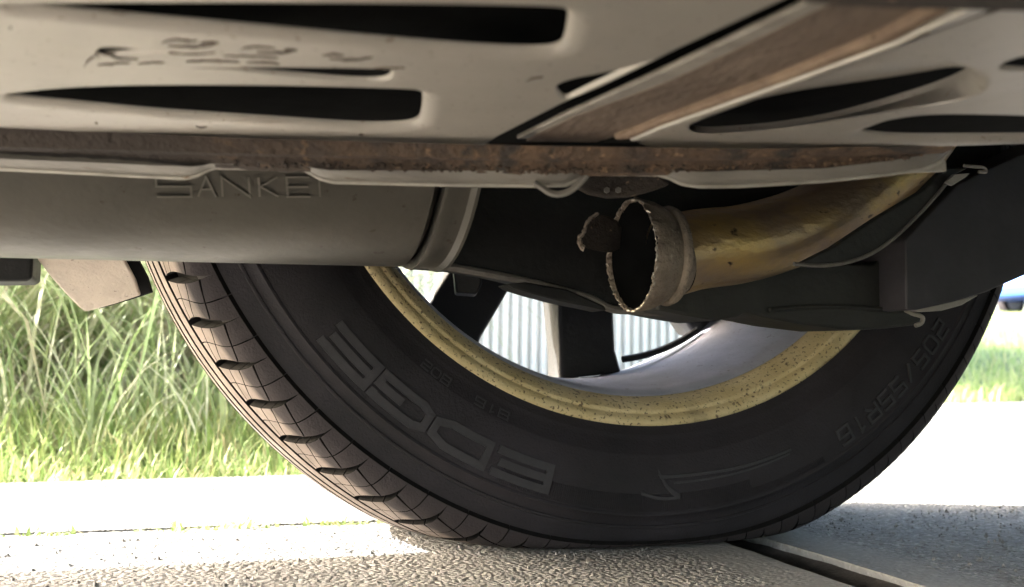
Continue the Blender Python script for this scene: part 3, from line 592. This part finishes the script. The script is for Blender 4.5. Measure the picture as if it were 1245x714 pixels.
def zpanel(name, outline, holes, z, material, parent, lipdown=.0, label=None, thick=.003):
    out = [onZ(x, y, z) for x, y in outline]
    hs = []
    for h in holes:
        q = [onZ(x, y, z) for x, y in dense(h[0])]; o_ = 0 if h[1] == 'slot0' else (.0016 if isinstance(h[1], list) else .0062)
        if o_: q2 = [np.array((a[0], a[1], z)) for a in inset(q, -o_)]
        else: q2 = q
        hs.append((q2, h[1], q))
    loops = [out]+[h[0] for h in hs]; flat = [Vector(p) for l in loops for p in l]
    tri = tessellate_polygon([[Vector((p[0], p[1], 0)) for p in l] for l in loops])
    v = [np.array(p) for p in flat]; f = [tuple(t) for t in tri]; pos = 0
    def lofts(base_idx, pts, steps):
        nonlocal v, f
        prev = list(base_idx); n = len(prev); ctr = np.mean([p[:2] for p in pts], 0)
        for st in steps:
            if st[0] == 'in': q = inset(pts, st[1])
            else: q = np.array([ctr+(p[:2]-ctr)*st[1] for p in pts])
            idx = list(range(len(v), len(v)+n)); v += [np.array((a[0], a[1], z+st[2])) for a in q]
            f += [(prev[i], prev[(i+1) % n], idx[(i+1) % n], idx[i]) for i in range(n)]; prev = idx
        return prev
    # outer lip turned up
    lofts(range(len(out)), out, [('in', .0010, .0012)])
    pos = len(out)
    for h2, kind, h in hs:
        b = range(pos, pos+len(h)); pos += len(h)
        if kind != 'slot0' and not isinstance(kind, list):
            b = lofts(b, h, [('in', -.0050, 0), ('in', -.0036, .0002), ('in', -.0022, .0006), ('in', -.0010, .0011), ('in', -.0002, .0017)])
            lofts(b, h, [('in', -.0002, .0024)]); continue
        if isinstance(kind, list): b = lofts(b, h, [('in', -.0006, 0)])
        if isinstance(kind, list):
            q = [onZ(x, y, z+.0065) for x, y in dense(kind)]; n = len(q); pr_ = list(b)
            for t_, dz in ((.05, .0004), (.2, .0014), (.5, .0034), (.85, .0058), (1, .0065), (1.0, .0085)):
                idx = list(range(len(v), len(v)+n)); v += [np.array((h[i][0]*(1-t_)+q[i][0]*t_, h[i][1]*(1-t_)+q[i][1]*t_, z+dz)) for i in range(n)]
                f += [(pr_[i], pr_[(i+1) % n], idx[(i+1) % n], idx[i]) for i in range(n)]; pr_ = idx
        elif kind == 'slot0': lofts(b, h, [('in', .0004, .0004), ('in', .0006, .0009), ('in', .0006, .0012)])
        else:
            last = lofts(b, h, [('in', .0008, .0006), ('in', .0025, .003), ('in', .004, .007), ('sc', .70, .014), ('sc', .45, .019), ('sc', .2, .021)])
            f.append(tuple(last))
    me = mk(name, v, f, material, parent, angle=28, label=label)
    return me
L1 = [(-80, 151), (0, 155), (100, 160), (200, 164), (300, 169), (400, 175), (500, 178), (555, 179.5), (575, 179), (590, 175), (604, 166), (637, 149), (686, 124), (826, 58), (955, -2), (1035, -40), (1150, -160), (700, -330), (-400, -330), (-500, 100)]
H1 = [(8, 13), (60, 12), (300, 11.5), (500, 12.5), (640, 15), (678, 17), (687, 21), (689, 30), (684, 55), (676, 63), (655, 66), (600, 65), (500, 58), (300, 40), (120, 24), (40, 16)]
H2 = [(8, 121), (40, 116.5), (100, 111.5), (200, 109), (340, 109.5), (480, 113), (504, 115), (512, 120), (511, 142), (504, 152), (480, 156), (430, 156), (350, 151), (200, 141), (90, 131), (30, 125)]
H3 = [(232, 82.8), (300, 81.5), (400, 82.5), (462, 84), (479, 87), (474, 96), (458, 99.5), (420, 98.5), (340, 92), (280, 86)]
H4 = [(116, 62), (126, 57.5), (148, 58), (185, 61.5), (250, 63.5), (190, 65.5), (150, 67.5), (120, 69)]
H5 = [(674, 109), (682, 101), (705, 94), (745, 86), (790, 74), (812, 64.5), (770, 86), (735, 103), (702, 117), (684, 120)]
sh1 = zpanel('heat_shield', L1, [(H1, 'slot'), (H2, 'slot'), (H3, 'slot0'), (H4, 'slot0'), (H5, 'slot0')], ZS, MAT['shield'], car, label='pale stamped heat shield with long dark slots')
R1 = [(776, 174), (790, 179.5), (830, 181.5), (900, 182), (1000, 180.5), (1160, 177.5), (1260, 174), (1400, 168), (1600, 100), (1700, -120), (1450, -200), (1330, -60), (1225, 10), (1150, 35), (1000, 91), (900, 128), (800, 163)]
D1 = [(837, 154), (858, 139), (900, 121), (960, 102), (1030, 86), (1085, 75), (1125, 72), (1168, 78), (1193, 90), (1200, 101), (1190, 114), (1160, 123), (1110, 131), (1060, 139), (1000, 148), (940, 156), (880, 161), (850, 161)]
D1i = [(837, 155), (860, 143), (902, 126), (960, 112), (1025, 102), (1080, 94), (1118, 88), (1150, 82.5), (1172, 82), (1180, 87), (1165, 97), (1135, 109), (1093, 122), (1048, 135), (997, 147), (938, 156), (882, 160.5), (851, 161)]
D2 = [(1048, 165), (1065, 157), (1090, 149), (1130, 144), (1200, 144), (1270, 147), (1310, 153), (1310, 167), (1270, 169.5), (1180, 170.5), (1090, 170)]
D3 = [(1213, 84), (1224, 75), (1255, 67), (1310, 68), (1320, 82), (1290, 88), (1235, 87)]
D4 = [(1083, 60), (1110, 50), (1150, 36), (1185, 24), (1196, 22), (1170, 37), (1130, 54), (1100, 63)]
sh2 = zpanel('heat_shield', R1, [(D1, D1i), (D2, 'slot'), (D3, 'slot0')], ZS+.0005, MAT['shield'], car, label='pale stamped heat shield with rounded dished hollows')
# scrape marks around the torn slot
def zslab(name, px, z, t, material, parent, bevel=0, label=None):
    a = [onZ(x, y, z) for x, y in px]; v, f = prism(a, [p+np.array([0, 0, t]) for p in a]); return mk(name, v, f, material, parent, bevel=bevel, label=label, smooth=bevel > 0)
def scratch(pts, w, n=14):
    q = smooth_line([(a, b) for a, b in pts], n); q[1:-1] += rng.normal(0, .35, (n-2, 2)); ww = w*np.sin(np.linspace(.15, 3.0, n))*U(.5, 1.3, n)
    return [(a, b-h) for (a, b), h in zip(q, ww)]+[(a, b+h) for (a, b), h in reversed(list(zip(q, ww)))]
for pts, w in (([(102, 82), (107, 75), (115, 69)], 1.1), ([(119, 80), (135, 78.5), (158, 77.5)], .7), ([(168, 78.5), (184, 77.5), (200, 77)], .6), ([(205, 66), (240, 67), (262, 65)], .5), ([(226, 76), (258, 75), (291, 77)], .8), ([(300, 77), (318, 77), (340, 78.5)], .9),
               ([(272, 69), (305, 69.5), (338, 71.5)], .7), ([(196, 54), (204, 50.5), (216, 49.5), (228, 51), (240, 50.5)], .7), ([(204, 57), (226, 58), (246, 57.5), (258, 55.5), (266, 53)], .9), ([(243, 54), (256, 53), (266, 53.5)], 1.2), ([(294, 60), (305, 58), (318, 58), (334, 59.5)], .6),
               ([(312, 64.5), (334, 65), (352, 64), (361, 62)], .9), ([(345, 62), (353, 61.8), (361, 62.4)], 1.0), ([(392, 69), (404, 67), (418, 68.5)], .7), ([(400, 72), (424, 74), (444, 72.5), (453, 70)], .9), ([(455, 84), (470, 83), (492, 84)], .5), ([(120, 64), (140, 71), (168, 73)], .5), ([(11, 35), (12.5, 34.5), (14, 35)], 1.6), ([(115, 151), (117, 150.5), (119, 151)], 1.0), ([(436, 165), (439, 164.5), (442, 165)], 1.2), ([(238, 154), (244, 156), (252, 155)], .6), ([(640, 100), (648, 96), (660, 95)], .6)):
    zslab('scrape_mark', scratch(pts, w), ZS-.0003, .0008, MAT['scrape'], sh1)
# diagonal channel between the shields
ch_ = empty('diagonal_channel', onZ(850, 90, ZS), car, label='rusty steel channel running between the two shields')
zslab('flange', [(628, 169), (690, 139), (820, 81), (968, 11), (1100, -50), (1140, -60), (1014, 5), (820, 98), (693, 145), (642, 169)], ZS+.002, .0015, MAT['lipsteel'], ch_, .0004)
zslab('web', [(640, 172), (690, 146), (820, 97), (1010, 6), (1120, -45), (1230, -45), (1116, 16), (1064, 47), (943, 98), (800, 150), (725, 173)], ZS+.0018, .002, MAT['web'], ch_)
zslab('bead', [(745, 172), (800, 151), (943, 100), (1064, 51), (1124, 20), (1185, -20), (1205, -20), (1150, 18), (1086, 53), (955, 103), (800, 157), (768, 170)], ZS-.0005, .004, MAT['rustpale'], ch_, .0012)
zslab('edge_strip', [(765, 173), (800, 158), (960, 102), (1092, 54), (1165, 18), (1260, -30), (1290, -30), (1195, 18), (1080, 61), (900, 127), (790, 171)], ZS-.0015, .004, MAT['shield'], ch_, .0008)
zslab('cross_bar', [(930, -40), (965, 4), (1010, 9), (1090, 13), (1245, 16), (1500, 22), (1500, -60)], ZS-.006, .008, MAT['rustdark'], car, .002, label='dark brown bar crossing the top right corner')

# ------------------------------------------------------------------ rusty rail and pale flange along the far edge of the shields
pa, pb = onZ(0, 156, ZS), onZ(1160, 178, ZS); du = (pb-pa); du[2] = 0; du /= np.linalg.norm(du); vn = np.array([-du[1], du[0], 0.])
rail = empty('rusty_rail', onP(600, 195, pa, vn), car, label='long rusty rail under the far edge of the shields')
def vplate(name, toppx, botpx, off, material, parent, thick=.004, slope=0., jag=0, n=150, label=None, bevel=0, mats=None):
    def res(l, k):
        l = np.array(l, float); xs_ = np.linspace(l[0][0], l[-1][0], k); return np.stack([xs_, np.interp(xs_, l[:, 0], l[:, 1])], -1)
    T, B = res(toppx, n), res(botpx, n); j = rng.normal(0, jag, n); B[:, 1] += j+.6*np.roll(j, 1)
    a = [onP(x, y, pa+vn*off, vn) for x, y in T]; b = [onP(x, y, pa+vn*(off+slope), vn) for x, y in B]
    v = []; bk = vn*thick
    for p, q in zip(a, b): v += [p, (p+q)/2-vn*slope*.12, q, q+bk, p+bk]
    f = []
    for i in range(n-1):
        for k in range(5): f.append((5*i+k, 5*i+(k+1) % 5, 5*i+5+(k+1) % 5, 5*i+5+k))
    f += [(0, 1, 2, 3, 4), tuple(5*(n-1)+k for k in range(5))]
    return mk(name, v, f, material, parent, label=label, angle=35)
rustmix = mat('rail_rust', (.135, .085, .053), (.065, .046, .036), 60, .95, .05, 1.0, 300, lo=.38, hi=.62, stretch=(1, 1, 1), speck=[(260, .60, .07, (.24, .15, .085), 8), (90, .57, .08, (.045, .036, .03), 9)])
MAT['railrust'] = rustmix
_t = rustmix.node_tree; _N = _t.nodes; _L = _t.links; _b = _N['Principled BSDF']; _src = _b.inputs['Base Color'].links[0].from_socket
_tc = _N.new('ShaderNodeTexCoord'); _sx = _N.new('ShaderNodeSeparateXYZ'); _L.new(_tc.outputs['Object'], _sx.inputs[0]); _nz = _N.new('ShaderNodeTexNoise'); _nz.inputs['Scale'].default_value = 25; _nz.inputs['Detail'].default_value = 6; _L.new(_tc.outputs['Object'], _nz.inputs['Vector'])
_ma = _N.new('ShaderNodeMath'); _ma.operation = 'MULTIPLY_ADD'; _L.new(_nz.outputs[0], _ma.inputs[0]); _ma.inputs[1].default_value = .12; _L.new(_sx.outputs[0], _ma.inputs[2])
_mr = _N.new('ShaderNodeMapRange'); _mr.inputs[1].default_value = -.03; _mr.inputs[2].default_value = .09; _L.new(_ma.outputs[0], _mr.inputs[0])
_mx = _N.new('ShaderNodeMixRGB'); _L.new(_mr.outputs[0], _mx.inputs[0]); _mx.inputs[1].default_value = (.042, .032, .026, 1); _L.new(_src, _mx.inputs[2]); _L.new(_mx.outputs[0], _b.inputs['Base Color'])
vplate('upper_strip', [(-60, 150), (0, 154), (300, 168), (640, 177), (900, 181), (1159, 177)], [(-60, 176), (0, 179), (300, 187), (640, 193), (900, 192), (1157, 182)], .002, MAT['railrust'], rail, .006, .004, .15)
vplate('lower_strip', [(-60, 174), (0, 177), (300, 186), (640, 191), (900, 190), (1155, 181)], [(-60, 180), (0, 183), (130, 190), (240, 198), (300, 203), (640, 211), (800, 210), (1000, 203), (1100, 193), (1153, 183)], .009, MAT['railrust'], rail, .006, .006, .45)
bot = [(-60, 202), (0, 205), (120, 211), (215, 216), (228, 216), (240, 213), (252, 206), (262, 203.5), (300, 204), (370, 206), (380, 211), (390, 217), (405, 221), (520, 224), (640, 225.5), (688, 225), (704, 217), (716, 211.5), (800, 212), (814, 216), (828, 223), (850, 226.5), (900, 226), (1000, 220), (1080, 212), (1120, 206), (1140, 198), (1156, 182)]
topf = [(-60, 190), (0, 193), (120, 198), (230, 203), (243, 202), (256, 199), (370, 202), (384, 205), (400, 207), (640, 208), (700, 208), (720, 206), (800, 206), (850, 209), (1000, 205), (1080, 196), (1120, 189), (1156, 179)]
mk('flange_edge', *tube(np.array([onP(x, y+.3, pa+vn*.0225, vn) for x, y in np.stack([np.linspace(-60, 1156, 300), np.interp(np.linspace(-60, 1156, 300), [b[0] for b in bot], [b[1] for b in bot])], -1)]), .00075, 8), MAT['lipsteel'], rail)
vplate('lower_flange', topf, bot, .014, MAT['flange'], rail, .0025, .009, 0, 260, label='pale stepped steel flange below the rusty rail')
n = 420; fx = U(0, 1, n)**.8*880+270; fl = []; g0 = np.random.default_rng(9)
for x in fx:
    yb = np.interp(x, [240, 300, 640, 800, 1000, 1100, 1153], [198, 203, 211, 210, 203, 193, 183]); y = yb-abs(g0.normal(0, 5)); p = onP(x, y, pa+vn*.0118, vn)
    fl.append((p+np.array([(1, 0, 0), (0, 1, 0), (-1, 0, 0), (0, -1, 0), (0, 0, .7), (0, 0, -.7)])*g0.uniform(.0003, .0011)*g0.uniform(.5, 1.5, (6, 3)), [(0, 1, 4), (1, 2, 4), (2, 3, 4), (3, 0, 4), (1, 0, 5), (2, 1, 5), (3, 2, 5), (0, 3, 5)]))
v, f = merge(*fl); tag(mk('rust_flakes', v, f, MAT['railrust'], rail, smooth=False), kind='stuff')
# dark recess line above the flange and folded tab
sh = smooth_line([onP(x, y, pa+vn*.018, vn) for x, y in ((650, 224), (660, 230), (668, 235.5), (680, 237.5), (692, 234), (704, 225), (714, 214))], 30)
mk('folded_tab', *merge(tube(sh, .0008, 8), tube(sh+vn*.0015+np.array([0, 0, .0008]), .0010, 8)), MAT['flange'], rail)
q = [(1085, 212), (1120, 205), (1140, 197), (1150, 194), (1151, 208), (1120, 209)]
a = [onP(x, y, pa+vn*.026, vn) for x, y in q]; v, f = prism(a, [p+vn*.002 for p in a]); mk('end_tab', v, f, MAT['lipsteel'], rail, bevel=.0005)

# ------------------------------------------------------------------ suspension
def yplate(name, px, Y, back, material, parent, bevel=.003, label=None, tilt=(0, 0)):
    a = [onY(x, y, Y) for x, y in px]; v, f = prism(a, [p+np.array([tilt[0], back, tilt[1]]) for p in a]); return mk(name, v, f, material, parent, bevel=bevel, label=label)
def edge_tube(name, px, Y, r, material, parent, n=40):
    c_ = smooth_line([onY(x, y, Y) for x, y in px], n); return mk(name, *tube(c_, r, 8), material, parent)
sus = empty('axle_beam', onY(830, 390, -.145), car, label='black axle beam and trailing arm behind the cut pipe')
yplate('beam', [(500, 190), (1220, 120), (1220, 330), (1105, 380), (1000, 388), (905, 380), (870, 384), (800, 376), (738, 372), (690, 355), (640, 342), (600, 333), (560, 326), (512, 322)], -.146, .030, MAT['black'], sus)
edge_tube('beam_flange', [(505, 321), (535, 323.5), (600, 334), (655, 346), (690, 355), (725, 366), (738, 374), (770, 378), (805, 380), (835, 383)], -.147, .0022, MAT['edge'], sus)
yplate('beam_lug', [(618, 345), (640, 343), (690, 352), (735, 372), (738, 378), (715, 373), (680, 366), (650, 358), (625, 350)], -.150, .02, MAT['black'], sus, .001)
yplate('lower_arm', [(800, 340), (985, 318), (1060, 322), (1103, 296), (1103, 372), (1122, 388), (1116, 395), (1075, 400), (1029, 401), (971, 394), (930, 386), (907, 380), (898, 385), (871, 390), (835, 384), (800, 377)], -.168, .045, MAT['olive'], sus, .004)
edge_tube('arm_lip', [(1096, 375), (1108, 381), (1122, 388), (1121, 392), (1113, 396)], -.1685, .0013, MAT['lipsteel'], sus, 20)
edge_tube('seat_rim', [(936, 377), (980, 373.5), (1030, 373), (1070, 376), (1097, 379)], -.1695, .0014, MAT['olive'], sus)
yplate('strap', [(972, 321), (990, 323), (1030, 319), (1062, 307), (1090, 287), (1112, 266), (1140, 236), (1160, 213), (1178, 204), (1150, 204), (1122, 232), (1068, 264), (1014, 300)], -.226, .006, MAT['olive'], sus, .001)
edge_tube('strap_edge', [(965, 321), (990, 323), (1030, 319), (1062, 307), (1090, 287), (1112, 266), (1140, 236), (1158, 214)], -.227, .0010, MAT['edge'], sus)
yplate('clip_tab', [(1150, 222), (1160, 212), (1180, 210.5), (1174, 216), (1158, 226)], -.232, .002, MAT['lipsteel'], sus, .0005)
edge_tube('clip_wire', [(1172, 201.5), (1185, 203), (1198, 206), (1199, 208), (1190, 209)], -.233, .0009, MAT['lipsteel'], sus, 16)
a = [(1101, 292), (1120, 270), (1165, 224), (1200, 206), (1330, 150), (1360, 280), (1300, 312), (1245, 335), (1200, 355), (1160, 367), (1115, 377), (1102, 377)]
yplate('arm_cover', a, -.190, .05, MAT['liner'], sus, .011)
yplate('cover_lip', [(1108, 377.5), (1140, 371), (1190, 359), (1170, 371), (1145, 378), (1122, 379.5)], -.186, .004, MAT['lipsteel'], sus, .0005)

# ------------------------------------------------------------------ blue car across the road
bc = np.array([18.8, 16.4]); bz = 1.365
blue = empty('blue_car', (bc[0], bc[1], bz), label='blue car parked across the road at the right edge', cat='car')
pr = [(-2.1, .35), (-2.15, .6), (-2.0, .85), (-1.1, .95), (-.5, 1.38), (.9, 1.42), (1.7, 1.0), (2.1, .95), (2.15, .4), (1.9, .28), (-1.9, .28)]
v, f = prism([(bc[0]+x, bc[1]-.85, bz+z) for x, z in pr], [(bc[0]+x, bc[1]+.85, bz+z) for x, z in pr]); mk('body', v, f, MAT['blue'], blue, bevel=.06)
for q in ([(-.95, .97), (-.45, 1.32), (.15, 1.35), (.15, .98)], [(.22, .98), (.22, 1.35), (.85, 1.36), (1.45, 1.0)]):
    v, f = prism([(bc[0]+x, bc[1]-.862, bz+z) for x, z in q], [(bc[0]+x, bc[1]-.84, bz+z) for x, z in q]); mk('window', v, f, MAT['glass'], blue, smooth=False)
for wx in (-1.3, 1.3):
    for wy in (-.82, .82):
        e = empty('wheel', (bc[0]+wx, bc[1]+wy, bz), blue)
        v, f = revolve_y([(bc[1]+wy-.1, 0), (bc[1]+wy-.1, .31), (bc[1]+wy+.1, .31), (bc[1]+wy+.1, 0)], 28, bc[0]+wx, bz+.31); mk('tyre', v, f, MAT['rubber'], e)
        v, f = revolve_y([(bc[1]+wy-.105, 0), (bc[1]+wy-.105, .2), (bc[1]+wy+.105, .2), (bc[1]+wy+.105, 0)], 28, bc[0]+wx, bz+.31); mk('rim', v, f, MAT['rim'], e)
